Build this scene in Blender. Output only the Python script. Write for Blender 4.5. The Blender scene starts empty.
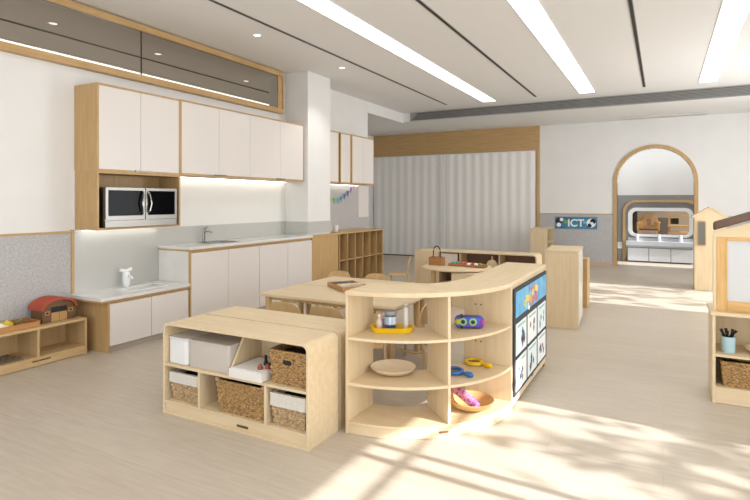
import bpy, bmesh, math, random
from mathutils import Vector, Matrix
random.seed(7)
C = bpy.context.scene.collection
sc = bpy.context.scene
PI = math.pi
R = math.radians

# ------------------------------------------------------------------ camera, sky, sun, exposure
YAW = math.atan(288 / 536)
cd = bpy.data.cameras.new('camera'); cam = bpy.data.objects.new('camera', cd); C.objects.link(cam)
cam.location = (0, 0, 1.45); cam.rotation_euler = (PI / 2, 0, YAW)
cd.sensor_width = 36; cd.lens = 536 / 750 * 36; cd.shift_y = -49 / 750; cd.clip_start = .05
sc.camera = cam
w = bpy.data.worlds.new('sky'); sc.world = w; w.use_nodes = True
bg = w.node_tree.nodes['Background']
bg.inputs[0].default_value = (.90, .95, 1, 1); bg.inputs[1].default_value = 1.6
SUN_TAN = .508
sd = bpy.data.lights.new('sun', 'SUN'); sun = bpy.data.objects.new('sun', sd); C.objects.link(sun)
sd.energy = 11; sd.angle = R(.42); sd.color = (1, .995, .985)
sun.rotation_euler = Vector((-1, .055, -SUN_TAN)).to_track_quat('-Z', 'Y').to_euler()
sun.location = (12, 2, 8)
def area(name, loc, rot, sx, sy, e, col=(1, 1, 1)):
    l = bpy.data.lights.new(name, 'AREA'); o = bpy.data.objects.new(name, l); C.objects.link(o)
    l.shape = 'RECTANGLE'; l.size = sx; l.size_y = sy; l.energy = e; l.color = col
    o.location = loc; o.rotation_euler = rot
    return o
area('daylight_near', (3.45, 1.3, 1.5), (0, R(112), 0), 2.2, 4.6, 100, (.95, .975, 1))
area('fill_rear', (-1.0, -3.0, 1.5), (R(100), 0, 0), 7.5, 2.4, 55, (.96, .98, 1))  # added fill lamp behind the camera, brightens the surfaces facing it
area('daylight_far', (3.45, 9.1, 1.5), (0, R(96), 0), 2.2, 2.2, 170, (.96, .98, 1))
area('corridor_fill', (-.1, 13.75, 2.9), (0, 0, 0), 3.0, .5, 20, (.93, .97, 1))  # added lamp, stands in for the sunlight in the corridor
area('washroom_light', (0, 16.0, 2.6), (0, 0, 0), 1.5, 1, 14, (1, .9, .78))
vs = sc.view_settings
vs.view_transform = 'Standard'; vs.look = 'None'; vs.gamma = 1; vs.use_curve_mapping = False
vs.exposure = -0.2

# ------------------------------------------------------------------ materials
def lin(c):
    return tuple((v / 255 / 12.92 if v / 255 <= .04045 else ((v / 255 + .055) / 1.055) ** 2.4) for v in c) + (1,)
def base(name, col, rough=.5, metal=0, spec=.5):
    m = bpy.data.materials.new(name); m.use_nodes = True
    b = m.node_tree.nodes['Principled BSDF']
    b.inputs['Base Color'].default_value = lin(col); b.inputs['Roughness'].default_value = rough
    b.inputs['Metallic'].default_value = metal
    b.inputs['Specular IOR Level'].default_value = spec
    return m, m.node_tree, b
def noisecol(name, c1, c2, scale=(1, 1, 1), nscale=5, rough=.5, bump=0, detail=4, lo=.35, hi=.65, metal=0, spec=.5):
    m, nt, b = base(name, c1, rough, metal, spec)
    tc = nt.nodes.new('ShaderNodeTexCoord'); mp = nt.nodes.new('ShaderNodeMapping'); mp.inputs['Scale'].default_value = scale
    n = nt.nodes.new('ShaderNodeTexNoise'); n.inputs['Scale'].default_value = nscale; n.inputs['Detail'].default_value = detail
    r = nt.nodes.new('ShaderNodeValToRGB'); r.color_ramp.elements[0].position = lo; r.color_ramp.elements[1].position = hi
    r.color_ramp.elements[0].color = lin(c1); r.color_ramp.elements[1].color = lin(c2)
    L = nt.links.new
    L(tc.outputs['Object'], mp.inputs[0]); L(mp.outputs[0], n.inputs[0]); L(n.outputs[0], r.inputs[0]); L(r.outputs[0], b.inputs['Base Color'])
    if bump:
        bp = nt.nodes.new('ShaderNodeBump'); bp.inputs['Strength'].default_value = bump; bp.inputs['Distance'].default_value = .002
        L(n.outputs[0], bp.inputs['Height']); L(bp.outputs[0], b.inputs['Normal'])
    return m
MAP1, MAP2 = (226, 206, 172), (216, 192, 153)
def wood(name, c1, c2, ax, k=1, rough=.45):
    s = [14, 14, 14]; s['xyz'.index(ax)] = 1.2
    return noisecol(name, c1, c2, tuple(v * k for v in s), 2.2, rough, .05, 6, .3, .75)
MX = wood('maple_x', MAP1, MAP2, 'x'); MY = wood('maple_y', MAP1, MAP2, 'y'); MZ = wood('maple_z', MAP1, MAP2, 'z')
OX = wood('oak_x', (200, 166, 116), (184, 148, 98), 'x'); OY = wood('oak_y', (200, 166, 116), (184, 148, 98), 'y'); OZ = wood('oak_z', (200, 166, 116), (184, 148, 98), 'z')
PINE = wood('pine_z', (222, 184, 122), (196, 150, 84), 'z', 1.3); PINEX = wood('pine_x', (222, 184, 122), (196, 150, 84), 'x', 1.3)
CHAIRW = wood('beech', (214, 182, 132), (200, 166, 114), 'z')
EDGE = base('pale_edge', (238, 222, 192), .5)[0]
WALL = noisecol('wall_paint', (233, 232, 230), (230, 229, 227), (1, 1, 1), 3, .6, 0)
CEIL = base('ceiling_paint', (236, 235, 233), .8)[0]
LAM = base('white_laminate', (226, 219, 214), .35)[0]
WHITE = base('white_gloss', (238, 240, 242), .25)[0]
STONE = noisecol('white_stone', (230, 229, 226), (224, 223, 220), (1, 1, 1), 6, .15, 0)
SPLASH = base('backsplash_gray', (193, 193, 188), .25)[0]
SPLASHW = base('backsplash_white', (232, 231, 226), .3)[0]
def terrazzo(name, a, b_, c):
    m, nt, b = base(name, a, .55)
    tc = nt.nodes.new('ShaderNodeTexCoord'); v = nt.nodes.new('ShaderNodeTexNoise'); v.inputs['Scale'].default_value = 60; v.inputs['Detail'].default_value = 8; v.inputs['Roughness'].default_value = .75
    r = nt.nodes.new('ShaderNodeValToRGB'); e = r.color_ramp.elements
    e[0].position = .36; e[0].color = lin(b_); e[1].position = .62; e[1].color = lin(c); k = e.new(.5); k.color = lin(a)
    L = nt.links.new; L(tc.outputs['Object'], v.inputs[0]); L(v.outputs[0], r.inputs[0]); L(r.outputs[0], b.inputs['Base Color'])
    return m
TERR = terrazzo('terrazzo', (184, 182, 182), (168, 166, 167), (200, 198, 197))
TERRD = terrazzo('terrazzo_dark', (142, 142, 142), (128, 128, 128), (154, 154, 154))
STEEL = base('steel', (136, 133, 128), .32, 1)[0]
CHROME = base('chrome', (170, 170, 170), .15, 1)[0]
BLACKG = base('black_glass', (6, 6, 8), .08, 0, .05)[0]
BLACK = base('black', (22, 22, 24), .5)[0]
DARK = base('dark_slot', (48, 44, 40), .7)[0]
GREYM = noisecol('grey_metal', (156, 155, 153), (148, 147, 145), rough=.5)
BROWN = wood('brown_roof', (104, 78, 62), (86, 62, 48), 'x')
GLASSM = base('tinted_glass', (176, 171, 163), .02, 1)[0]
PLEAT = base('pleated_vinyl', (240, 238, 235), .5)[0]
def emis(name, col, s):
    m = bpy.data.materials.new(name); m.use_nodes = True; nt = m.node_tree
    b = nt.nodes['Principled BSDF']; b.inputs['Base Color'].default_value = (1, 1, 1, 1)
    b.inputs['Emission Color'].default_value = col + (1,); b.inputs['Emission Strength'].default_value = s
    return m
LITE = emis('strip_light', (1, .99, .97), 3.6)
LED = emis('led_strip', (1, .96, .86), 9)
SPOT = emis('spot_lens', (1, .97, .9), 2.2)
def plain(name, c, rough=.5): return base(name, c, rough)[0]
YEL = plain('yellow_plastic', (238, 196, 20), .35); BLU = plain('blue_plastic', (52, 112, 190), .35); PINK = noisecol('pink_pattern', (240, 168, 204), (168, 84, 160), (1, 1, 1), 45, .35, 0, 2, .45, .6)
PURP = noisecol('purple_blue', (70, 96, 214), (104, 66, 176), (1, 1, 1), 18, .4); RED = plain('red_plastic', (206, 66, 52)); TEAL = plain('teal', (80, 160, 150)); GREEN = plain('green', (120, 150, 70))
ORANGE = wood('orange_wood', (198, 144, 88), (180, 124, 70), 'y'); BARN = wood('barn_wood', (122, 88, 58), (100, 70, 46), 'y'); BARNR = plain('barn_roof', (178, 78, 54), .7)
LBLUE = plain('light_blue_cup', (176, 208, 216), .35)
FROST = base('frosted_plastic', (216, 207, 196), .4)[0]; FROST.node_tree.nodes['Principled BSDF'].inputs['Alpha'].default_value = .8
def glassmat():
    m, nt, b = base('clear_glass', (235, 240, 240), .02); b.inputs['Transmission Weight'].default_value = .95; b.inputs['IOR'].default_value = 1.1
    return m
GLASS = glassmat()
def wick(name, c1, c2): return noisecol(name, c1, c2, (1, 1, 2.2), 62, .7, .5, 3, .32, .7)
WICK = wick('wicker', (198, 160, 104), (104, 70, 36)); WICKL = wick('wicker_pale', (206, 180, 140), (136, 104, 70)); LINER = noisecol('linen_white', (222, 217, 208), (208, 202, 192), nscale=60, rough=.9)
def floor_mat():
    m, nt, b = base('floor_planks', (205, 193, 175), .38)
    N = nt.nodes.new; L = nt.links.new
    tc = N('ShaderNodeTexCoord'); mp = N('ShaderNodeMapping'); mp.inputs['Rotation'].default_value = (0, 0, 0)
    br = N('ShaderNodeTexBrick'); br.inputs['Scale'].default_value = 1; br.inputs['Brick Width'].default_value = 1.2; br.inputs['Row Height'].default_value = .18
    br.inputs['Mortar Size'].default_value = .0015; br.inputs['Color1'].default_value = lin((199, 188, 173)); br.inputs['Color2'].default_value = lin((194, 182, 166)); br.inputs['Mortar'].default_value = lin((182, 171, 156))
    mp2 = N('ShaderNodeMapping'); mp2.inputs['Scale'].default_value = (1.5, 16, 1)
    n = N('ShaderNodeTexNoise'); n.inputs['Scale'].default_value = 2.5; n.inputs['Detail'].default_value = 7
    r = N('ShaderNodeValToRGB'); r.color_ramp.elements[0].position = .3; r.color_ramp.elements[1].position = .75
    r.color_ramp.elements[0].color = (.90, .89, .87, 1); r.color_ramp.elements[1].color = (1.06, 1.06, 1.06, 1)
    mx = N('ShaderNodeMix'); mx.data_type = 'RGBA'; mx.blend_type = 'MULTIPLY'; mx.inputs[0].default_value = 1
    L(tc.outputs['Object'], mp.inputs[0]); L(mp.outputs[0], br.inputs[0]); L(tc.outputs['Object'], mp2.inputs[0]); L(mp2.outputs[0], n.inputs[0]); L(n.outputs[0], r.inputs[0])
    L(br.outputs[0], mx.inputs[6]); L(r.outputs[0], mx.inputs[7]); L(mx.outputs[2], b.inputs['Base Color'])
    return m
FLOOR = floor_mat()

# ------------------------------------------------------------------ mesh helpers
class MB:
    def __init__(s): s.bm = bmesh.new()
    def _poly(s, rings, close=True, caps=True):
        vv = [[s.bm.verts.new(p) for p in r] for r in rings]
        n = len(vv[0])
        for a, b in zip(vv, vv[1:]):
            for i in range(n if close else n - 1):
                j = (i + 1) % n; s.bm.faces.new((a[i], a[j], b[j], b[i]))
        if caps: s.bm.faces.new(vv[0][::-1]); s.bm.faces.new(vv[-1])
        return s
    def box(s, x0, x1, y0, y1, z0, z1):
        return s._poly([[(x0, y0, z), (x1, y0, z), (x1, y1, z), (x0, y1, z)] for z in (z0, z1)])
    def prism(s, pts, ax, a, b):
        f = {'x': lambda p, t: (t, p[0], p[1]), 'y': lambda p, t: (p[0], t, p[1]), 'z': lambda p, t: (p[0], p[1], t)}[ax]
        return s._poly([[f(p, t) for p in pts] for t in (a, b)])
    def ring(s, outer, inner, ax, a, b, closed=True):
        f = {'x': lambda p, t: (t, p[0], p[1]), 'y': lambda p, t: (p[0], t, p[1]), 'z': lambda p, t: (p[0], p[1], t)}[ax]
        n = len(outer)
        O0, O1, I0, I1 = [[s.bm.verts.new(f(p, t)) for p in q] for q, t in ((outer, a), (outer, b), (inner, a), (inner, b))]
        for i in range(n if closed else n - 1):
            j = (i + 1) % n
            for q in ((O0[i], O0[j], O1[j], O1[i]), (I0[j], I0[i], I1[i], I1[j]), (O0[j], O0[i], I0[i], I0[j]), (O1[i], O1[j], I1[j], I1[i])): s.bm.faces.new(q)
        if not closed:
            for k in (0, n - 1): s.bm.faces.new((O0[k], O1[k], I1[k], I0[k]))
        return s
    def tube(s, pts, r, seg=8, caps=True):
        pts = [Vector(p) for p in pts]; rings = []
        for i, p in enumerate(pts):
            t = (pts[min(i + 1, len(pts) - 1)] - pts[max(i - 1, 0)]).normalized()
            u = t.cross(Vector((0, 0, 1))) if abs(t.z) < .95 else t.cross(Vector((1, 0, 0)))
            u.normalize(); v = t.cross(u); rr = r[i] if isinstance(r, (list, tuple)) else r
            rings.append([p + u * rr * math.cos(2 * PI * k / seg) + v * rr * math.sin(2 * PI * k / seg) for k in range(seg)])
        return s._poly(rings, True, caps)
    def lathe(s, prof, c=(0, 0), seg=28, caps=True):
        return s._poly([[(c[0] + r * math.cos(2 * PI * k / seg), c[1] + r * math.sin(2 * PI * k / seg), z) for k in range(seg)] for r, z in prof], True, caps)
    def ball(s, c, rx, ry=None, rz=None, seg=16):
        ry = ry or rx; rz = rz or rx; n = 9
        return s._poly([[(c[0] + rx * math.sin(PI * (i + .02) / (n + .04)) * math.cos(2 * PI * k / seg), c[1] + ry * math.sin(PI * (i + .02) / (n + .04)) * math.sin(2 * PI * k / seg), c[2] - rz * math.cos(PI * (i + .02) / (n + .04))) for k in range(seg)] for i in range(n + 1)])
    def arc(s, c, r0, r1, a0, a1, z0, z1, n=24):
        o = [(c[0] + r1 * math.cos(a0 + (a1 - a0) * i / n), c[1] + r1 * math.sin(a0 + (a1 - a0) * i / n)) for i in range(n + 1)]
        q = [(c[0] + r0 * math.cos(a0 + (a1 - a0) * i / n), c[1] + r0 * math.sin(a0 + (a1 - a0) * i / n)) for i in range(n + 1)]
        return s.ring(o, q, 'z', z0, z1, False)
    def xf(s, m):
        s.bm.transform(m); return s
def setp(o, label=None, cat=None, group=None, kind=None):
    if label: o['label'] = label
    if cat: o['category'] = cat
    if group: o['group'] = group
    if kind: o['kind'] = kind
    return o
def obj(name, mb, m, parent=None, bev=0, smooth=False, sub=0):
    bm = mb.bm; bmesh.ops.recalc_face_normals(bm, faces=bm.faces)
    if smooth:
        for f in bm.faces: f.smooth = True
        for e in bm.edges:
            if len(e.link_faces) == 2 and e.calc_face_angle(0) > R(40): e.smooth = False
    me = bpy.data.meshes.new(name); bm.to_mesh(me); bm.free(); me.materials.append(m)
    o = bpy.data.objects.new(name, me); C.objects.link(o)
    if parent: o.parent = parent
    if bev:
        b = o.modifiers.new('bevel', 'BEVEL'); b.width = bev; b.segments = 2; b.limit_method = 'ANGLE'; b.angle_limit = R(40)
    if sub:
        b = o.modifiers.new('subsurf', 'SUBSURF'); b.levels = b.render_levels = sub
    return o
def thing(name, label, cat, loc=(0, 0, 0), rz=0, group=None):
    o = bpy.data.objects.new(name, None); C.objects.link(o); o.empty_display_size = .1
    o.location = loc; o.rotation_euler = (0, 0, rz)
    return setp(o, label, cat, group)
def single(name, label, cat, mb, m, loc=(0, 0, 0), rz=0, group=None, **k):
    o = obj(name, mb, m, None, **k); o.location = loc; o.rotation_euler = (0, 0, rz)
    return setp(o, label, cat, group)
def struct(name, mb, m, parent=None, bev=0, label=None):
    o = obj(name, mb, m, parent, bev)
    if not parent: o['kind'] = 'structure'
    if label: o['label'] = label
    return o
def dup(root, loc, rz, label, group=None):
    r = root.copy(); C.objects.link(r); r.location = loc; r.rotation_euler = (0, 0, rz); r['label'] = label
    if group: r['group'] = group
    for ch in list(root.children):
        c = ch.copy(); C.objects.link(c); c.parent = r
        for g in list(ch.children):
            d = g.copy(); C.objects.link(d); d.parent = c
    return r
def rrect(x0, x1, y0, y1, r, n=6, corners=(1, 1, 1, 1)):   # ccw from lower-left; corners LL, LR, UR, UL
    out = []
    for (cx, cy, a, on) in ((x0, y0, PI, corners[0]), (x1, y0, 1.5 * PI, corners[1]), (x1, y1, 0, corners[2]), (x0, y1, .5 * PI, corners[3])):
        rr = r if on else .0005
        px = cx + rr if cx == x0 else cx - rr; py = cy + rr if cy == y0 else cy - rr
        for i in range(n + 1): out.append((px + rr * math.cos(a + PI / 2 * i / n), py + rr * math.sin(a + PI / 2 * i / n)))
    return out

# ------------------------------------------------------------------ setting
XL = -5.16; YB = 13.0; ZC = 3.42; ZS = 3.225; XR = 3.6
struct('floor', MB().box(-8, 4, -3.2, 18.2, -.1, 0), FLOOR)
struct('ceiling', MB().box(-8, XR + .2, -3.2, 13.2, ZC, ZC + .15), CEIL)
# left wall with a long clerestory opening
mb = MB(); mb.box(XL - .25, XL, -3.2, 9.3, 0, 2.775); mb.box(XL - .25, XL, 6.53, 9.3, 2.775, ZC); mb.box(XL - .25, XL, -3.2, -2.4, 2.775, ZC); mb.box(XL - .25, XL, -2.4, 6.53, 3.405, ZC)
struct('wall_left', mb, WALL)
struct('wall_left_terrazzo', MB().box(XL, XL + .012, -3.2, 3.24, 0, 1.135), TERR)
struct('trim_1', MB().box(XL, XL + .02, -3.2, 3.24, 1.135, 1.155), OY)
struct('trim_2', MB().box(XL, XL + .022, 3.24, 3.27, 0, 1.165), OZ)
struct('wall_left_splashback', MB().box(XL, XL + .012, 3.27, 6.655, .3, 1.14), SPLASH)
struct('wall_left_splashback_upper', MB().box(XL, XL + .010, 3.27, 6.655, 1.14, 1.76), SPLASHW)
# clerestory window
wf = MB()
XW = XL + .085
wf.box(XL - .25, XW, -2.4, 6.53, 2.775, 2.845); wf.box(XL - .25, XW, -2.4, 6.53, 3.335, 3.405)
wf.box(XL - .25, XW - .02, 6.41, 6.50, 2.845, 3.335); wf.box(XL - .25, XW, 6.50, 6.53, 2.845, 3.335); wf.box(XL - .25, XW, -2.4, -2.36, 2.845, 3.335)
win = struct('window_1', wf, OY, None, .003)
struct('pane', MB().box(XL + .045, XL + .055, -2.36, 4.01, 2.845, 3.335), GLASSM, win)
struct('pane', MB().box(XL + .045, XL + .055, 4.02, 6.41, 2.845, 3.335), GLASSM, win)
struct('joint', MB().box(XL + .045, XL + .058, 4.008, 4.022, 2.845, 3.335), DARK, win)
# column
struct('wall_column', MB().box(XL, -4.73, 6.66, 7.28, 0, ZC), WALL, None, .004)
struct('wall_column_band', MB().box(XL + .012, -4.722, 6.652, 7.288, .95, 1.135), SPLASH)
struct('wall_left_recess', MB().box(XL, XL + .012, 7.29, 9.3, .3, 1.76), TERR)
# side bay behind the cubbies
struct('wall_side_bay', MB().box(-7.2, XL - .25, 9.15, 9.3, 0, ZC), WALL)
struct('wall_side_bay_end', MB().box(-7.2, -7.0, 9.3, 13.2, 0, ZC), WALL)
mb = MB(); mb.box(-5.3, XL, 9.3, 10.95, ZS - .02, ZC); mb.box(-5.3, XR, 10.95, YB, ZS, ZC); mb.box(-7, -5.3, 9.3, YB, ZS, ZC)
struct('ceiling_bulkhead', mb, CEIL)
# back wall with an arched doorway
AX, AR, AZ = -.164, .735, 1.855
mb = MB(); mb.box(-7.2, AX - AR, YB, YB + .15, 0, ZC); mb.box(AX + AR, XR + .2, YB, YB + .15, 0, ZC)
N = 24; ap = [(AX - AR * math.cos(PI * i / N), AZ + AR * math.sin(PI * i / N)) for i in range(N + 1)]
for p, q in zip(ap, ap[1:]): mb.prism([p, q, (q[0], ZC), (p[0], ZC)], 'y', YB, YB + .15)
struct('wall_back', mb, WALL)
def arch(r, y0=0): return [(AX - r, y0)] + [(AX - r * math.cos(PI * i / 32), AZ + r * math.sin(PI * i / 32)) for i in range(33)] + [(AX + r, y0)]
struct('door_1', MB().ring(arch(AR + .075), arch(AR), 'y', YB - .03, YB + .17, False), OZ, None, .004, 'oak arched doorway frame')
struct('trim_3', MB().box(-7, -2.56, YB - .05, YB, 2.64, ZS), OX, None, .003, 'oak panel above the folding door')
struct('trim_4', MB().box(-2.63, -2.56, YB - .07, YB, 0, 2.64), OZ, None, .003)
struct('wall_back_terrazzo', MB().box(-2.56, AX - AR - .075, YB - .012, YB, 0, 1.145), TERR)
struct('trim_5', MB().box(-2.56, AX - AR - .075, YB - .018, YB, 1.145, 1.165), OX)
struct('wall_back_terrazzo_right', MB().box(AX + AR + .075, XR, YB - .012, YB, 0, 1.145), TERR)
struct('baseboard_back', MB().box(-2.56, AX - AR - .075, YB - .022, YB - .012, 0, .09), plain('skirting', (196, 170, 150)))
# right wall with the windows the sun comes through (outside the frame)
W0, W1, F0, F1 = -1.0, 3.67, 8.0, 9.95
mb = MB()
for a, b in ((-3.2, W0), (W1, F0), (F1, 13.2)): mb.box(XR, XR + .2, a, b, 0, ZC)
for a, b in ((W0, W1), (F0, F1)): mb.box(XR, XR + .2, a, b, 2.70, ZC); mb.box(XR, XR + .2, a, b, 0, .12)
struct('wall_right', mb, WALL)
mb = MB()
for y in (2.54, 2.385, .8, .65): mb.box(XR + .06, XR + .12, y - .025, y + .025, .12, 2.70)
mb.box(XR + .08, XR + .10, W0, W1, 2.505, 2.535)
struct('window_2', mb, GREYM)
mb = MB(); mb.box(XR + .06, XR + .12, 8.9, 8.95, .12, 2.70); mb.box(XR + .06, XR + .12, F0, F1, 2.505, 2.535)
struct('window_3', mb, GREYM)
# corridor and washroom beyond the arch
YC = 14.3
WX0, WX1, WZ0, WZ1 = -.65, .53, .66, 1.21
mb = MB(); mb.box(-4, WX0, YC, YC + .15, 1.59, 3.3); mb.box(WX1, 4, YC, YC + .15, 1.59, 3.3); mb.box(WX0, WX1, YC, YC + .15, 1.59, 3.3)
struct('wall_corridor', mb, WALL)
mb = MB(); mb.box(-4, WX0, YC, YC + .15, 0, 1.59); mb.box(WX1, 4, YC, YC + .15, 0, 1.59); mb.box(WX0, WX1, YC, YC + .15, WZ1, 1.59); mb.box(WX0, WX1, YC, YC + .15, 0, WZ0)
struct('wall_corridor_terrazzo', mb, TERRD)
struct('wall_corridor_end', MB().box(-4.1, -4, 13.15, YC, 0, 3.3), WALL)
struct('ceiling_corridor', MB().box(-4, 4, 13.15, 18.2, 3.2, 3.3), CEIL)
struct('wall_washroom_back', MB().box(-4, 4, 17.6, 17.7, 0, 3.2), plain('tan_wall', (178, 160, 140)))
struct('trim_6', MB().ring(rrect(-.86, .76, 0.0, 1.48, .3, 8, (0, 0, 1, 1)), rrect(-.80, .70, .005, 1.42, .25, 8, (0, 0, 1, 1)), 'y', YC - .05, YC + .001), OZ, None, 0, 'oak surround with rounded corners')
struct('window_4', MB().ring(rrect(-.745, .62, .60, 1.29, .17, 8), rrect(WX0, WX1, WZ0, WZ1, .10, 8), 'y', YC - .03, YC + .05), WHITE, None, 0)
struct('wall_socket_plate', MB().box(-1.01, -.87, YC - .015, YC, .30, .46), WHITE)

# ------------------------------------------------------------------ ceiling fittings
for i, (x, lab) in enumerate(((-3.02, 'white recessed ceiling light strip closest to the clerestory window'), (-1.21, 'white recessed ceiling light strip between the two other strips'), (.655, 'white recessed ceiling light strip farthest from the clerestory window'))):
    t = thing('ceiling_light', lab, 'ceiling light', (x, 0, ZC), 0, 'linear ceiling lights')
    obj('diffuser', MB().box(-.13, .13, -2.6, 10.4, -.004, -.001), LITE, t)
    obj('frame', MB().ring([(-.142, -2.612), (.142, -2.612), (.142, 10.412), (-.142, 10.412)], [(-.13, -2.6), (.13, -2.6), (.13, 10.4), (-.13, 10.4)], 'z', -.006, 0), WHITE, t)
for x, lab in ((-3.9, 'long black air slot in the ceiling closest to the clerestory window'), (-2.115, 'long black air slot in the ceiling between the first and second light strips'), (-.285, 'long black air slot in the ceiling between the second and third light strips')):
    t = thing('air_slot', lab, 'vent', (x, 0, ZC), 0, 'ceiling air slots')
    obj('slot', MB().box(-.016, .016, -2.6, 10.35, -.003, 0), DARK, t)
    obj('edge', MB().box(-.024, -.016, -2.6, 10.35, -.005, 0).box(.016, .024, -2.6, 10.35, -.005, 0), GREYM, t)
def downlight(x, y, lab):
    t = thing('downlight', lab, 'downlight', (x, y, ZC), 0, 'round ceiling downlights')
    obj('rim', MB().lathe([(.04, -.001), (.055, -.006), (.06, -.001)], caps=False), WHITE, t, smooth=True)
    obj('lens', MB().lathe([(.041, -.002), (.03, -.003), (.001, -.004)]), SPOT, t)
downlight(-4.25, 4.95, 'small round downlight in the ceiling in front of the clerestory window')
downlight(-4.18, 6.75, 'small round downlight in the ceiling beside the white column')
downlight(-4.25, 3.55, 'small round downlight in the ceiling by the open end of the slot')
l = bpy.data.lights.new('column_spot', 'SPOT'); lo = bpy.data.objects.new('column_spot', l); C.objects.link(lo); lo.location = (-4.18, 6.75, ZC - .02); l.energy = 34; l.spot_size = R(100); l.spot_blend = .6; l.shadow_soft_size = .03; l.color = (1, .96, .9)
# grille on the bulkhead face
t = thing('air_grille', 'long grey louvred air grille on the face of the ceiling step', 'vent', (0, 10.95, 0))
obj('frame', MB().ring([(-4.98, ZS + .002), (XR, ZS + .002), (XR, ZC - .004), (-4.98, ZC - .004)], [(-4.96, ZS + .002), (XR - .02, ZS + .018), (XR - .02, ZC - .02), (-4.82, ZC - .02)], 'y', -.016, 0), GREYM, t)
obj('backing', MB().box(-4.96, XR - .02, -.004, 0, ZS + .018, ZC - .02), plain('vent_dark', (96, 95, 94)), t)
sl = MB()
for k in range(6):
    z = ZS + .026 + k * .024; sl.prism([(-.014, z), (-.012, z - .003), (-.003, z + .010), (-.004, z + .013)], 'x', -4.96, XR - .02)
obj('louvres', sl, GREYM, t)
t = thing('linear_diffuser', 'slim pale bar fitting on the lowered ceiling above the arch', 'vent', (0, 12.6, ZS))
obj('housing', MB().box(-.77, .80, -.07, .07, -.035, 0), plain('pale_grey', (206, 204, 200)), t, bev=.006)
obj('slot', MB().box(-.74, .77, -.02, .02, -.037, -.034), GREYM, t)

# ------------------------------------------------------------------ folding partition
t = thing('folding_door', 'off-white pleated folding partition under the oak band', 'folding door', (0, YB - .08, 0))
def pleat(x0, x1, parent):
    n = max(2, round((x1 - x0) / .115)); mb = MB(); top = []
    pts = []
    for i in range(n * 4 + 1):
        u = i / 4; tri = abs((u % 2) - 1); tri = tri * tri * (3 - 2 * tri)
        pts.append((x0 + (x1 - x0) * i / (n * 4), .016 * (tri - .5)))
    outer = [(x, y - .004) for x, y in pts]; inner = [(x, y + .004) for x, y in pts]
    mb.ring(outer, inner, 'z', .02, 2.62, False)
    obj('pleated_panel', mb, PLEAT, parent, smooth=True)
pleat(-6.98, -5.06, t); pleat(-4.90, -2.65, t)
obj('lead_post', MB().box(-5.05, -4.985, -.03, .03, .02, 2.62), PLEAT, t, bev=.006)
obj('lead_post', MB().box(-4.975, -4.91, -.03, .03, .02, 2.62), PLEAT, t, bev=.006)
obj('handle', MB().box(-5.03, -5.005, -.055, -.03, .98, 1.12).box(-4.955, -4.93, -.055, -.03, .98, 1.12), WHITE, t, bev=.006)
obj('track', MB().box(-6.99, -2.64, -.035, .035, 2.62, 2.64), WHITE, t)
obj('bottom_seal', MB().box(-6.98, -5.06, -.02, .02, 0, .022), DARK, t)

# ------------------------------------------------------------------ kitchen wall
def base_cab(name_label, y0, y1, h, splits, kick, group=None, side=None):
    t = thing('base_cabinet', name_label, 'cabinet', (0, y0, 0), 0, group); L = y1 - y0
    xb, xf = XL + .016, -4.64
    obj('carcass', MB().box(xb, xf - .022, .0, L, kick, h), OZ, t, bev=.002)
    obj('plinth', MB().box(xb, xf - .05, .0, L, 0, kick), plain('plinth', (188, 178, 166)), t)
    ys = [0] + splits + [L]
    for a, b in zip(ys, ys[1:]):
        d = obj('door', MB().box(xf - .02, xf, a + .003, b - .003, kick + .004, h - .022), LAM, t, bev=.002)
    return t
low = base_cab('low white two-door cabinet with an oak end under the small basin top', 3.30, 4.265, .485, [.472], .06)
obj('end_panel', MB().box(XL + .016, -4.64, -.018, -.001, 0, .485), OZ, low, bev=.002, )['label'] = 'oak end panel'
bcg = 'tall base cabinets along the kitchen wall'
c1 = base_cab('tall white base cabinet under the steel sink', 4.30, 5.45, .885, [.58], .06, bcg)
obj('end_panel', MB().box(XL + .016, -4.662, -.02, -.001, 0, .885), STONE, c1)
obj('edge_strip', MB().box(-4.661, -4.638, -.02, .0, 0, .885), OZ, c1, bev=.001)
c2 = base_cab('tall white base cabinet beside the oak cubbies', 5.452, 6.64, .885, [.6], .06, bcg)
def worktop(label, y0, y1, z, hole, th=.03):
    t = thing('worktop', label, 'worktop', (0, y0, z)); L = y1 - y0; xb, xf = XL + .014, -4.625
    hx0, hx1, hy0, hy1 = hole
    mb = MB().box(xb, hx0, 0, L, 0, th); mb.box(hx1, xf, 0, L, 0, th); mb.box(hx0, hx1, 0, hy0 - y0, 0, th); mb.box(hx0, hx1, hy1 - y0, L, 0, th)
    obj('slab', mb, STONE, t)
    return t
wt = worktop('white stone worktop over the tall base cabinets', 4.275, 6.645, .905, (-5.04, -4.76, 4.78, 5.2))
obj('oak_edge', MB().box(XL + .014, -4.638, .003, 2.37, -.019, 0), OY, wt, bev=.001)
bz = MB().ring(rrect(-5.035, -4.765, .51, .92, .04), rrect(-5.02, -4.78, .525, .905, .04), 'z', -.0, .032); 
obj('sink', MB().ring(rrect(-5.045, -4.755, .50, .93, .04), rrect(-5.02, -4.78, .525, .905, .04), 'z', .03, .034), STEEL, wt)
obj('sink_bowl', MB().box(-5.03, -4.77, .512, .918, .001, .006), plain('sink_dark', (96, 94, 92), .3), wt); bz.bm.free()
lt = worktop('white marbled worktop with a shallow basin on the low cabinet', 3.205, 4.272, .503, (-5.0, -4.75, 3.62, 4.08))
obj('oak_edge', MB().box(XL + .014, -4.638, .003, 1.066, -.018, 0), OY, lt, bev=.001)
obj('basin', MB().box(-5.0, -4.75, .415, .875, .002, .012), STONE, lt)
obj('basin_rim', MB().ring(rrect(-5.01, -4.74, .407, .883, .03), rrect(-4.99, -4.76, .427, .863, .03), 'z', .028, .033), WHITE, lt)
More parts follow.
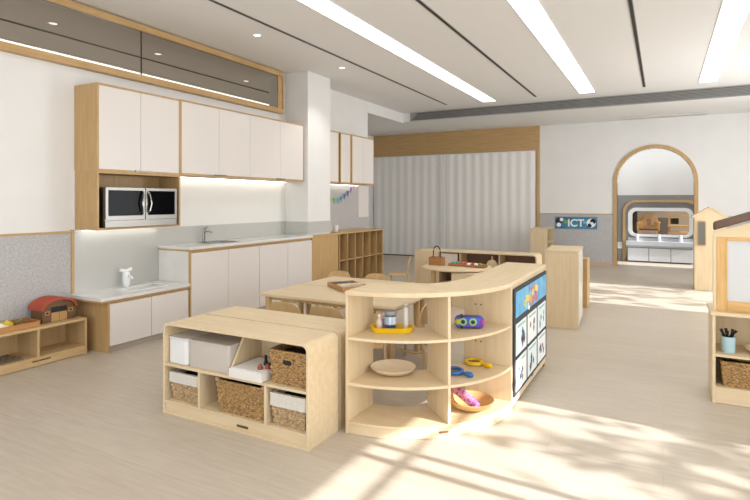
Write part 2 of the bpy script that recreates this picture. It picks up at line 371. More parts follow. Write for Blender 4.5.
def tap(name, label, loc, m, h, rch, two=False):
    t = thing(name, label, 'tap', loc)
    obj('base', MB().lathe([(.026, 0), (.026, .01), (.02, .016)]), m, t, smooth=True)
    if two:
        obj('body', MB().lathe([(.036, .014), (.04, .05), (.038, .14), (.028, .155)]), m, t, smooth=True)
        obj('spout', MB().tube([(0, 0, .10), (rch * .6, 0, .115), (rch, 0, .10), (rch + .01, 0, .085)], .014), m, t, smooth=True)
        obj('handle', MB().tube([(-.01, -.065, .18), (0, 0, .165), (-.01, .065, .18)], .02), m, t, smooth=True)
    else:
        obj('body', MB().tube([(0, 0, .014), (0, 0, h * .75)], .017), m, t, smooth=True)
        obj('spout', MB().tube([(0, 0, h * .62), (rch * .5, 0, h * .72), (rch, 0, h * .66), (rch, 0, h * .58)], .011), m, t, smooth=True)
        obj('handle', MB().tube([(0, 0, h * .75), (.01, 0, h * .9), (.07, 0, h)], [.018, .015, .006]), m, t, smooth=True)
tap('sink_tap', 'chrome single-lever tap standing behind the steel sink', (-5.085, 4.92, .9365), CHROME, .19, .13)
tap('basin_tap', 'small white two-handled tap on the low marbled worktop', (-5.07, 3.80, .5345), WHITE, .15, .09, True)
# upper cabinets
ucg = 'white upper kitchen cabinets'
def upper(label, y0, y1, z0, z1, split, xf=-4.8, grp=ucg, sidew=False):
    t = thing('wall_cabinet', label, 'cabinet', (0, y0, z0), 0, grp); L = y1 - y0; H = z1 - z0; xb = XL + .002
    mb = MB().box(xb, xf + .002, 0, .018, 0, H); mb.box(xb, xf + .002, L - .018, L, 0, H); mb.box(xb, xf + .002, .018, L - .018, 0, .02); mb.box(xb, xf + .002, .018, L - .018, H - .018, H); mb.box(xb, xb + .01, .018, L - .018, .02, H - .018)
    obj('carcass', mb, OZ, t, bev=.001)
    ys = [.018] + split + [L - .018]
    for a, b in zip(ys, ys[1:]):
        d = obj('door', MB().box(xf - .018, xf, a + .002, b - .002, .022, H - .02), LAM, t, bev=.0015)
    return t
ua = upper('oak-sided upper cabinet with two white doors above the oven niche', 3.28, 4.29, 1.74, 2.595, [.49])
ub = upper('long upper cabinet with four white doors between the oven niche and the column', 4.292, 6.652, 1.745, 2.60, [.60, 1.16, 1.79])
for u, y in ((ua, .42), (ub, .52), (ub, 1.70)):
    obj('pull', MB().box(-4.80, -4.785, y, y + .2, .012, .026), STEEL, u)
t = thing('oven_niche', 'open oak niche holding the built-in oven under the upper cabinet', 'cabinet', (0, 3.28, 1.165))
L = 1.01; xb, xf = XL + .012, -4.8
mb = MB().box(xb, xf, 0, .02, 0, .574); mb.box(xb, xf, L - .02, L, 0, .574); mb.box(xb, xf, .02, L - .02, 0, .02); mb.box(xb, xf, .02, L - .02, .556, .574)
obj('carcass', mb, OZ, t, bev=.001); obj('back_panel', MB().box(xb, xb + .01, .02, L - .02, .02, .556), OZ, t)
t = thing('oven', 'stainless steel oven with two black glass doors in the oak niche', 'oven', (-4.79, 3.345, 1.187)); W = .87
obj('body', MB().box(-.30, -.0, 0, W, 0, .40), STEEL, t, bev=.004)
obj('lower_strip', MB().box(.0, .02, 0, W, 0, .07), STEEL, t, bev=.003)
for a, b, hy in ((.0, .455, .425), (.46, W, .49)):
    d = obj('door', MB().ring(rrect(a + .002, b - .002, .075, .398, .006, 2), rrect(a + .03, b - .03, .115, .37, .006, 2), 'x', 0, .022), STEEL, t)
    obj('glass', MB().box(.0, .018, a + .03, b - .03, .115, .37), BLACKG, d)
    s = 1 if a > .1 else -1
    obj('handle', MB().tube([(.022, hy, .13), (.045, hy + .004 * s, .16), (.05, hy + s * .022, .24), (.045, hy + .004 * s, .33), (.022, hy, .36)], .009), CHROME, d, smooth=True)
# under-cabinet lights
for y0, y1, z, lab in ((3.32, 4.26, 1.163, 'thin LED strip glowing under the oven niche'), (4.33, 6.62, 1.743, 'thin LED strip glowing under the long upper cabinets'), (7.32, 8.8, 1.748, 'thin LED strip glowing under the far upper cabinets')):
    t = thing('led_strip', lab, 'light', (XL + .06, 0, z), 0, 'lights under the wall cabinets')
    obj('channel', MB().box(-.018, .018, y0, y1, -.006, 0), STEEL, t); obj('diffuser', MB().box(-.013, .013, y0 + .01, y1 - .01, -.010, -.006), LED, t)
# far upper cabinets past the column
g2 = 'upper cabinets past the column'
u = upper('far white upper cabinet closest to the column, beside the dark gap', 7.295, 7.65, 1.75, 2.61, [.0181], grp=g2)
u = upper('narrow far white upper cabinet between the dark gap and the end cabinet', 7.70, 8.04, 1.75, 2.61, [.0181], grp=g2)
u = upper('far white upper cabinet at the end of its row, by the folding door', 8.045, 8.85, 1.75, 2.61, [.40], xf=-4.78, grp=g2)
struct('gap_shade', MB().box(XL + .002, -4.82, 7.652, 7.698, 1.75, 2.61), DARK)  # dark strip, the shade of the gap between cabinets put into its colour
single('wall_panel', 'narrow white panel on the wall under the end of the far cabinets', 'panel', MB().box(XL + .013, XL + .03, 8.88, 9.28, 1.14, 1.74), LAM, bev=.002)
# bunting
t = thing('bunting', 'string of small coloured pennants hanging under the far upper cabinets', 'bunting', (XL + .04, 7.75, 1.70))
pts = [(0, i * .11, -.20 + .10 * abs(i - 3) ** 1.6 / 5.5) for i in range(10)]
obj('string', MB().tube(pts, .003, 5), WHITE, t)
for i, c in enumerate([(226, 214, 110), (196, 208, 110), (150, 200, 170), (110, 190, 196), (110, 170, 200), (100, 130, 190), (120, 100, 180), (130, 90, 170), (180, 110, 170)]):
    y = pts[i][1] + .02; z = (pts[i][2] + pts[i + 1][2]) / 2
    obj('pennant', MB().prism([(y, z), (y + .08, z), (y + .04, z - .11)], 'x', -.002, .002), plain('pennant_%d' % i, c, .8), t)
# cubby unit
CY0, CY1, CX = 6.645, 8.955, -4.64
t = thing('cubby_unit', 'oak cubby unit with twelve open compartments past the tall cabinets', 'cubby unit', (0, CY0, 0)); L = CY1 - CY0
obj('panel', MB().box(-4.715, CX, 0, .725, 0, .905), OZ, t, bev=.002)
obj('top', MB().box(-4.715, CX + .01, 0, .77, .906, .93).box(XL + .02, CX + .01, .77, L, .906, .93), OY, t, bev=.002)
mb = MB().box(XL + .02, XL + .03, .77, L, .03, .905)
obj('back_panel', mb, OZ, t)
cw = (L - .77) / 6
for k in range(7):
    y = .77 + k * cw if k < 6 else L - .018
    obj('side_panel' if k in (0, 6) else 'divider', MB().box(XL + .031, CX, y, y + .016, 0, .905), OZ, t, bev=.001)
obj('shelf', MB().box(XL + .031, CX - .003, .787, L - .019, .46, .476), OY, t, bev=.001)
obj('bottom_shelf', MB().box(XL + .031, CX - .003, .787, L - .019, .05, .07), OY, t, bev=.001)
t = thing('cup', 'small white beaker standing on top of the oak cubby unit', 'cup', (-4.9, 7.72, .93))
obj('body', MB().lathe([(.034, 0), (.036, .004), (.042, .11), (.038, .11), (.032, .008), (.001, .008)]), WHITE, t, smooth=True)

# ------------------------------------------------------------------ low shelf on the left wall with toys
SX, SY1 = -4.82, 3.195
LOWY = wood('tan_maple_y', (206, 176, 130), (192, 160, 112), 'y'); LOWZ = wood('tan_maple_z', (206, 176, 130), (192, 160, 112), 'z')
t = thing('low_shelf', 'long low maple shelf against the terrazzo wall, two open bays showing', 'shelf', (SX, 0, 0))
obj('top', MB().box(-.322, .0, 1.75, SY1, .32, .343), LOWY, t, bev=.004)
for y in (1.75, 2.735, SY1 - .022): obj('side_panel', MB().box(-.32, -.002, y, y + .02, .0, .32), LOWZ, t, bev=.002)
for a, b in ((1.77, 2.735), (2.755, SY1 - .022)):
    obj('deck', MB().box(-.31, -.003, a, b, .065, .083), LOWY, t, bev=.001); obj('back_panel', MB().box(-.32, -.31, a, b, .083, .32), LOWZ, t)
    obj('plinth', MB().box(-.02, -.004, a, b, .006, .066), LOWY, t, bev=.001)
obj('grip_slot', MB().box(-.0045, -.002, 2.69, 2.85, .045, .055), DARK, t)
t = thing('toy_barn', 'brown toy barn with an arched red roof on the low shelf', 'toy barn', (-5.0, 2.975, .3445))
W, D, Hh = .145, .09, .115
def archp(w, h, n=10, z=Hh): return [(-w, z)] + [(-w * math.cos(PI * i / n), z + h * math.sin(PI * i / n)) for i in range(1, n)] + [(w, z)]
obj('walls', MB().prism([(-W, 0), (W, 0)] + archp(W, .075)[::-1], 'x', -D, D), BARN, t)
obj('roof', MB().ring(archp(W + .022, .10, 14, Hh + .0), archp(W + .004, .080, 14, Hh + .0), 'x', -D - .02, D + .02, False), BARNR, t)
for y in (-.07, .004):
    obj('door', MB().box(D, D + .006, y, y + .07, .004, .085), plain('barn_door', (188, 146, 92)), t)
    obj('door_opening', MB().box(D - .002, D + .003, y, y + .07, .087, .135), BLACK, t)
for y in (-.128, .09): 
    f = obj('window', MB().ring([(y, .07), (y + .042, .07), (y + .042, .105), (y, .105)], [(y + .01, .078), (y + .032, .078), (y + .032, .097), (y + .01, .097)], 'x', D, D + .006), plain('barn_trim', (176, 136, 90)), t)
    obj('pane', MB().box(D, D + .002, y + .01, y + .032, .078, .097), BLACK, f)
t = thing('puzzle_tray', 'orange wooden tray lying on the low shelf beside the toy barn', 'tray', (-5.0, 2.52, .3445))
obj('base', MB().box(-.12, .12, -.5, .27, 0, .012), ORANGE, t)
obj('rim', MB().ring(rrect(-.13, .13, -.5, .28, .03), rrect(-.115, .115, -.485, .265, .02), 'z', .0, .042), ORANGE, t)
for i, (x, y, c, lab) in enumerate(((-.04, .19, (150, 120, 40), 'olive'), (-.05, .08, (230, 200, 50), 'yellow'), (.05, -.02, (236, 234, 226), 'white'), (-.04, -.1, (70, 140, 80), 'green'), (.04, -.2, (60, 110, 180), 'blue'), (.055, .15, (110, 84, 50), 'brown'))):
    m = MB().prism(rrect(-.05, .05, -.045, .045, .015), 'z', 0, .03); m.ball((0, 0, .03), .02)
    single('puzzle_piece', 'small %s puzzle piece lying in the orange tray' % lab, 'puzzle piece', m, plain('piece_' + lab, c), (-5.0 + x, 2.52 + y, .358), random.uniform(-.4, .4), 'puzzle pieces in the orange tray', bev=.003)
t = thing('pebble_tray', 'dark flat tray of small pebbles inside the left bay of the low shelf', 'tray', (-4.97, 2.42, .0845))
obj('base', MB().box(-.1, .12, -.3, .22, 0, .008), plain('tray_brown', (130, 110, 84)), t)
m = MB()
for i in range(90): m.ball((random.uniform(-.09, .11), random.uniform(-.28, .21), .014), .011, .014, .009, 6)
o = obj('pebbles', m, noisecol('pebble', (120, 110, 96), (80, 72, 62), nscale=20), t); o['kind'] = 'stuff'

# ------------------------------------------------------------------ baskets
def woven(w, d, h, taper=.9, amp=.004, step=.018):
    mb = MB(); nz = max(3, int(h / .009))
    per = []
    for (ax, ay, bx, by) in ((-1, -1, 1, -1), (1, -1, 1, 1), (1, 1, -1, 1), (-1, 1, -1, -1)):
        n = int((w if ay == by else d) / step * 2)
        for i in range(n): u = i / n; per.append((ax + (bx - ax) * u, ay + (by - ay) * u))
    rings = []
    for k in range(nz + 1):
        z = h * k / nz; s = taper + (1 - taper) * k / nz; ring = []
        for i, (u, v) in enumerate(per):
            a = amp * (1 if (i // 2 + k // 2) % 2 else -1) * (.6 + .4 * math.sin(k * 2.1 + i))
            x, y = u * w / 2 * s, v * d / 2 * s
            if abs(u) >= .999: x += a * (1 if u > 0 else -1)
            if abs(v) >= .999: y += a * (1 if v > 0 else -1)
            ring.append((x, y, z))
        rings.append(ring)
    inner = [[(x * .93, y * .93, z) for x, y, z in r] for r in (rings[-1], rings[1])]
    inner[1] = [(x, y, .012) for x, y, z in inner[1]]
    return mb._poly(rings + inner)
def rimtube(w, d, z, r): 
    p = rrect(-w / 2, w / 2, -d / 2, d / 2, .02, 3); p = p + p[:2]
    return MB().tube([(x, y, z) for x, y in p], r, 8, False)
def basket(label, loc, w, d, h, m=WICK, liner=0, hole=False, knobs=False, group=None, rz=0):
    t = thing('wicker_basket', label, 'basket', loc, rz, group)
    obj('weave', woven(w, d, h), m, t, smooth=False)
    obj('rim', rimtube(w, d, h, .008), m, t, smooth=True)
    obj('inner_shade', MB().box(-w * .44, w * .44, -d * .44, d * .44, .013, h - .035), BLACK if not liner else plain('dark_inside', (34, 32, 32), .9), t)['label'] = 'dark block coloured as the shaded inside'  # solid dark block, the basket's inner shade put into its colour
    if liner:
        mb = MB().ring(rrect(-w / 2 - .008, w / 2 + .008, -d / 2 - .008, d / 2 + .008, .015, 3), rrect(-w / 2 + .016, w / 2 - .016, -d / 2 + .016, d / 2 - .016, .012, 3), 'z', h - liner, h + .006)
        obj('liner', mb, LINER, t, bev=.004)['label'] = 'folded white cloth liner'
    if hole:
        f = obj('handle_rim', MB().ring(rrect(-.045, .045, h - .085, h - .035, .02), rrect(-.034, .034, h - .075, h - .045, .014), 'y', -d / 2 - .008, -d / 2 + .002), m, t)
        obj('handle_hole', MB().box(-.036, .036, -d / 2 - .006, -d / 2 + .001, h - .077, h - .043), BLACK, f)
    if knobs:
        for x in (-1, 1): obj('knot', MB().ball((x * (w / 2 - .01), -d / 2 + .004, h + .006), .016), plain('knot', (176, 140, 112)), t)
    return t

# ------------------------------------------------------------------ front storage shelf, back to back pair
def storage_shelf(label, loc, rz):
    t = thing('storage_shelf', label, 'shelf', loc, rz, 'back-to-back storage shelves'); W, D, H = 1.215, .325, .62
    obj('carcass', MB().ring(rrect(0, W, .0, H, .05, 8, (0, 0, 1, 1)), rrect(.018, W - .018, .018, H - .018, .034, 8, (0, 0, 1, 1)), 'y', 0, D), MX, t, bev=.0015, smooth=True)
    obj('deck', MB().box(.019, W - .019, .004, D - .012, .075, .092), MX, t)
    obj('middle_shelf', MB().box(.019, W - .019, .004, D - .012, .325, .342), MX, t)
    obj('back_panel', MB().box(.019, W - .019, D - .011, D - .003, .092, .60), MX, t)
    obj('divider', MB().prism([(.006, .342), (D - .012, .342), (D - .012, .60), (.17, .60)], 'x', .585, .602), MZ, t)
    for x, z0, z1 in ((.325, .092, .325), (.88, .092, .325)): obj('divider', MB().box(x, x + .017, .006, D - .012, z0, z1), MZ, t)
    obj('plinth', MB().box(.019, W - .019, .012, .028, .004, .075), MX, t)
    for x in (.05, W - .13): obj('foot', MB().box(x, x + .065, .006, .022, .0, .014), BLACK, t, bev=.003)
    pl = obj('badge', MB().box(.66, .75, .0085, .012, .032, .046), plain('badge', (92, 70, 48)), t); pl['label'] = 'small dark maker badge'
    return t
ss = storage_shelf('light maple storage shelf facing the camera, filled with baskets and bins', (-3.02, 2.548, 0), 0)
dup(ss, (-3.02 + 1.215, 2.548 + .668, 0), PI, 'light maple storage shelf facing the table, its top bare, behind the basket shelf', 'back-to-back storage shelves')
BX = -3.02
t = thing('plastic_bin', 'white plastic bin at the outer end of the upper shelf bay', 'bin', (BX + .022, 2.60, .3435))
obj('body', MB().prism(rrect(0, .19, -.03, .24, .035, 5), 'z', 0, .165), plain('white_bin', (232, 231, 230), .4), t, bev=.006, smooth=True)
obj('lid', MB().prism(rrect(-.003, .193, -.033, .243, .036, 5), 'z', .166, .178), plain('white_lid', (226, 224, 222), .4), t, bev=.004, smooth=True)
t = thing('frosted_bin', 'long frosted translucent bin beside the white plastic bin', 'bin', (BX + .218, 2.575, .3435))
obj('body', MB().ring(rrect(0, .36, 0, .25, .02, 4), rrect(.005, .355, .005, .245, .016, 4), 'z', 0, .172), FROST, t, smooth=True)
obj('bottom', MB().box(.005, .355, .005, .245, 0, .005), FROST, t)
obj('contents', MB().box(.02, .34, .02, .23, .006, .12), noisecol('bin_contents', (206, 190, 172), (176, 160, 146), nscale=9), t, bev=.02)
obj('lid', MB().prism(rrect(-.004, .364, -.004, .254, .02, 4), 'z', .172, .18), FROST, t)
t = thing('game_box', 'shallow white game tray with dark pieces lying in the upper bay', 'box', (BX + .612, 2.57, .3435))
obj('tray', MB().box(0, .262, -.035, .25, 0, .055), plain('tray_white', (232, 228, 222), .4), t, bev=.004)
obj('board', MB().box(.012, .25, -.022, .238, .055, .059), plain('tray_board', (238, 236, 232), .5), t)
for i, (x, y, c) in enumerate(((.17, .12, 0), (.19, .17, 0), (.21, .13, 0), (.20, .03, 1), (.235, .06, 1))): obj('peg', MB().lathe([(.016, .059), (.016, .075), (.010, .085), (.009, .12 if not c else .09), (.002, .122 if not c else .092)], (x, y), 10), BLACK if not c else plain('peg_red', (150, 70, 60)), t, smooth=True)
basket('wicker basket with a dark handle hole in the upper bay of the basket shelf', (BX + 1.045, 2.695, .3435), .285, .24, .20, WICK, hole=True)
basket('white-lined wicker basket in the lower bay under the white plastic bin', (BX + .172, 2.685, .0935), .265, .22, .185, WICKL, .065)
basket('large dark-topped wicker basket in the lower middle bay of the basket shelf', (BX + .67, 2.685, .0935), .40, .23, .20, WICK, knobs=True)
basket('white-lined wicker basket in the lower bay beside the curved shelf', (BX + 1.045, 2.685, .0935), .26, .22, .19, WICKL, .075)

# ------------------------------------------------------------------ curved corner shelf
QC = (-1.75, 3.70); RO, RI = .835, .50; A0, A1 = -PI / 2, 0
t = thing('curved_shelf', 'maple quarter-round corner shelf with three open levels', 'shelf', (QC[0], QC[1], 0))
O = (0, 0)
obj('top', MB().arc(O, RI - .03, RO + .004, A0, A1, .862, .89, 36), MX, t, bev=.003, smooth=True)
for nm, z in (('shelf', .582), ('shelf', .298), ('deck', .056)):
    obj(nm, MB().arc(O, RI, RO - .004, A0 + .02, A1 - .022, z, z + .018, 36), MX, t, bev=.002, smooth=True)
obj('plinth', MB().arc(O, RO - .022, RO - .003, A0 + .022, A1 - .024, .002, .056, 36), MX, t, smooth=True)
obj('end_panel', MB().box(.0, .018, -RO, -RI, 0, .862), MZ, t, bev=.002)
obj('end_panel', MB().box(RI, RO, -.018, .0, 0, .862), MZ, t, bev=.002)
AM = math.atan2(-.61, .63)
dv = MB().box(RI, RO - .014, -.009, .009, .074, .862).xf(Matrix.Rotation(AM, 4, 'Z'))
obj('divider', dv, MZ, t)
b2 = MB().arc(O, RI - .003, RI + .006, AM + .2, A1 - .02, .084, .87, 12)
obj('badge', MB().box(-.03, .03, -.002, .002, .028, .040).xf(Matrix.Translation(((RO - .002) * math.cos(-.82), (RO - .002) * math.sin(-.82), 0)) @ Matrix.Rotation(-.82 + PI / 2, 4, 'Z')), plain('badge2', (150, 100, 60)), t); b2.bm.free()
hs = MB()
for zz in (.20, .46, .72):
    for xx in (.58, .62): hs.tube([(xx, -.0195, zz), (xx, -.0178, zz)], .006, 8)
obj('peg_hole', hs, plain('hole', (110, 84, 54)), t)
# straight unit with the pinboard
t = thing('display_shelf', 'straight maple shelf unit with a black pinboard covering its back', 'shelf', (-.92, 3.705, 0)); L = 1.20
obj('top', MB().box(-.345, .004, 0, L, .862, .89), MY, t, bev=.003)
obj('back_panel', MB().box(-.024, -.006, .002, L - .002, .02, .862), MZ, t)
for y in (.0, L - .02): obj('end_panel', MB().box(-.34, .0, y, y + .02, .0, .862), MZ, t, bev=.002)
obj('divider', MB().box(-.34, -.025, L / 2 - .009, L / 2 + .009, .085, .862), MZ, t)
for z in (.065, .30, .565): obj('deck', MB().box(-.338, -.025, .021, L - .021, z, z + .018), MY, t)
obj('base_rail', MB().box(-.006, .0, .02, L - .02, .025, .125), MY, t)
for y in (.0, L - .07): obj('foot', MB().box(-.05, .0, y + .005, y + .06, -.0, .02), plain('foot_tan', (150, 120, 90)), t)
obj('latch', MB().box(.0, .006, .62, .68, .06, .085), plain('latch', (120, 112, 104)), t, bev=.002)
bd = obj('pinboard', MB().box(.001, .012, .03, L - .015, .085, .835), plain('pinboard', (58, 60, 64), .8), t); bd['label'] = 'charcoal pinboard'
t = thing('poster', 'blue banner with colourful lettering along the top of the pinboard', 'poster', (-.907, 3.705, 0))
obj('sheet', MB().box(.0, .003, .06, L - .05, .63, .81), noisecol('poster_blue', (66, 150, 206), (120, 196, 226), nscale=9, lo=.3, hi=.7), t)
random.seed(3)
for k in range(9):
    y = .30 + k * .056; z = .665 + .02 * math.sin(k * 1.3) + k * .008
    obj('lettering', MB().ring(rrect(y, y + .045, z, z + .05, .02, 3), rrect(y + .014, y + .031, z + .015, z + .036, .008, 3), 'x', .003, .006), plain('letter_%d' % k, random.choice([(240, 206, 70), (236, 176, 60), (250, 226, 120)])), t)
for k in range(10):
    y = random.uniform(.45, .75); z = random.uniform(.65, .78)
    obj('picture', MB().lathe([(.035, 0), (.034, .0015)], seg=12).xf(Matrix.Translation((.003, y, z)) @ Matrix.Rotation(PI / 2, 4, 'Y') @ Matrix.Scale(random.uniform(.6, 1.1), 4)), plain('pic_%d' % k, random.choice([(206, 70, 90), (190, 90, 160), (240, 240, 240), (220, 110, 60)])), t)
cards = []
cl = {(0, 1): 'upper card closest to the curved shelf, a dark red and black picture on it', (1, 1): 'upper middle card under the blue banner', (2, 1): 'upper card farthest from the curved shelf', (0, 0): 'lower card closest to the curved shelf, sparse grey marks', (1, 0): 'lower middle card at the bottom of the pinboard', (2, 0): 'lower card farthest from the curved shelf'}
for (i, j), lab in cl.items():
    y0 = .06 + i * .37; z0 = .112 + j * .25
    c = thing('picture_card', 'white ' + lab, 'card', (-.907, 3.705, 0), 0, 'picture cards on the pinboard')
    obj('sheet', MB().box(.0, .003, y0, y0 + .325, z0, z0 + .222), plain('card_white_%d%d' % (i, j), (226, 238, 238) if (i + j) % 2 else (238, 240, 238), .6), c)
    obj('heading', MB().box(.003, .0045, y0 + .05, y0 + .28, z0 + .19, z0 + .204), plain('heading', (150, 190, 180)), c)
    for k in range(5):
        s = random.uniform(.018, .04)
        obj('drawing', MB().prism([(0, -s), (s * .8, 0), (0, s), (-s * .7, .2 * s)], 'x', .003, .005).xf(Matrix.Translation((0, y0 + random.uniform(.08, .25), z0 + random.uniform(.05, .14)))), plain('ink_%d%d%d' % (i, j, k), random.choice([(120, 40, 56), (60, 66, 80), (70, 90, 130), (140, 150, 190), (90, 120, 110)])), c)

# things on the curved shelf
Z1, Z2, Z0 = .6015, .3175, .0755
t = thing('science_tray', 'yellow boat-shaped plastic tray on the upper level of the curved shelf', 'tray', (-1.555, 3.13, Z1), .45)
el = lambda a, b, n=28: [(a * math.copysign(abs(math.cos(2 * PI * i / n)) ** .7, math.cos(2 * PI * i / n)), b * math.copysign(abs(math.sin(2 * PI * i / n)) ** .8, math.sin(2 * PI * i / n))) for i in range(n)]
obj('base', MB().prism(el(.13, .065), 'z', 0, .005), YEL, t)
obj('rim', MB()._poly([[(x, y, z) for x, y in el(a, b)] for a, b, z in ((.13, .065, 0), (.142, .075, .034), (.146, .078, .036), (.138, .071, .034), (.126, .061, .005))], caps=False), YEL, t, smooth=True)
t = thing('jar', 'clear jar of blue water with a grey lid standing in the yellow tray', 'jar', (-1.57, 3.135, Z1 + .0065))
obj('glass', MB().lathe([(.036, 0), (.038, .005), (.038, .10), (.036, .102), (.034, .10), (.034, .006), (.001, .006)]), GLASS, t, smooth=True)
obj('water', MB().lathe([(.033, .007), (.033, .034)]), plain('water_blue', (30, 50, 150), .1), t, smooth=True)
obj('stripes', MB().lathe([(.0385, .04), (.0385, .09)], caps=False), noisecol('jar_label', (120, 170, 214), (230, 236, 240), (60, 60, 1), 1.2), t, smooth=True)
obj('lid', MB().lathe([(.04, .102), (.04, .125), (.036, .128)]), plain('lid_grey', (150, 152, 160)), t, smooth=True)
t = thing('test_tube', 'clear ribbed tube standing beside the jar in the yellow tray', 'tube', (-1.48, 3.18, Z1 + .0065))
obj('body', MB().lathe([(.016, 0)] + [(.014 + .003 * (k % 2), .008 + k * .011) for k in range(14)]), plain('tube_white', (226, 224, 218), .3), t, smooth=True)
obj('cap', MB().ball((0, 0, .17), .015), plain('tube_cap', (214, 210, 204), .3), t)
for x, y, lab in ((-1.64, 3.115, 'short pale bottle at the outer end of the yellow tray'), (-1.63, 3.165, 'short pinkish bottle behind the pale one in the yellow tray')):
    t = thing('bottle', lab, 'bottle', (x, y, Z1 + .0065), 0, 'small bottles in the yellow tray')
    obj('body', MB().lathe([(.018, 0), (.02, .004), (.02, .055), (.009, .07), (.009, .085)]), plain('bottle_pale', (224, 214, 208) if 'pale' in lab[:11] else (214, 160, 150), .3), t, smooth=True); obj('cap', MB().lathe([(.011, .085), (.011, .10)]), WHITE, t)
def dish(nm, label, loc, r, h, th=.012, m=MX):
    t = thing(nm, label, 'dish', loc)
    obj('dish', MB().lathe([(.5 * r, 0), (.85 * r, .35 * h), (r, h), (r * .985, h + .004), (.82 * r, .35 * h + th), (.5 * r, th), (.001, th)], seg=40), m, t, smooth=True)
    obj('foot', MB().lathe([(.5 * r, -.0), (.5 * r, .004), (.01, .004)], seg=24), m, t)
dish('wooden_plate', 'wide shallow wooden plate on the middle level of the curved shelf', (-1.575, 3.185, Z2 + .0015), .15, .036, .008, wood('plate_wood', (232, 212, 182), (222, 200, 166), 'x'))
dish('wooden_bowl', 'shallow wooden bowl holding the pink bottle on the bottom level', (-1.125, 3.45, Z0 + .0015), .15, .055, .008, wood('bowl_wood', (222, 184, 128), (206, 164, 106), 'x'))
t = thing('pink_bottle', 'pink patterned tube lying slanted in the wooden bowl', 'bottle', (-1.165, 3.42, Z0 + .034), -.55)
obj('body', MB().tube([(-.15, 0, .075), (-.14, 0, .073), (.09, 0, .03), (.10, 0, .028)], [.026, .03, .032, .028], 16), PINK, t, smooth=True)
obj('cap', MB().tube([(.10, 0, .028), (.135, 0, .023)], [.022, .02], 14), plain('pink_cap', (214, 130, 200)), t, smooth=True)
t = thing('robot_toy', 'purple and blue toy robot with two ring eyes on the upper level', 'toy', (-1.15, 3.46, Z1), .35)
obj('body', MB().prism(rrect(-.09, .105, .004, .078, .033, 6), 'y', -.035, .045), PURP, t, bev=.01, smooth=True)
for x in (-.035, .03):
    e = obj('eye', MB().lathe([(.026, 0), (.026, .004), (.018, .005)], seg=18).xf(Matrix.Translation((x, -.034, .046)) @ Matrix.Rotation(PI / 2, 4, 'X')), plain('eye_ring', (150, 200, 130)), t)
    obj('pupil', MB().lathe([(.014, 0), (.013, .004)], seg=14).xf(Matrix.Translation((x, -.038, .046)) @ Matrix.Rotation(PI / 2, 4, 'X')), plain('eye_dark', (24, 50, 60)), e)
obj('strap', MB().box(-.05, -.036, -.038, .048, .0, .08), BLACK, t, bev=.003); obj('yellow_side', MB().ball((-.07, -.035, .045), .02, .01, .02), plain('olive', (196, 186, 60)), t)
obj('nose', MB().ball((.092, -.03, .042), .016, .012, .02), plain('magenta', (176, 60, 160)), t)
def magnifier(label, loc, rz, m):
    t = thing('magnifying_glass', label, 'magnifying glass', loc, rz, 'toy magnifying glasses')
    ring = [(.055 * math.cos(2 * PI * i / 24), .055 * math.sin(2 * PI * i / 24), .014) for i in range(26)]
    obj('ring', MB().tube(ring, .013, 8, False), m, t, smooth=True)
    obj('lens', MB().lathe([(.046, .012), (.046, .016)], seg=24), GLASS, t)
    obj('handle', MB().tube([(.065, 0, .013), (.08, 0, .014), (.10, 0, .017), (.135, 0, .018), (.15, 0, .015)], [.009, .009, .015, .017, .009], 10), m, t, smooth=True)
magnifier('blue toy magnifying glass on the middle level of the curved shelf', (-1.215, 3.36, Z2), -.30, BLU)
magnifier('yellow toy magnifying glass on the middle level of the curved shelf', (-1.16, 3.61, Z2), -.35, YEL)

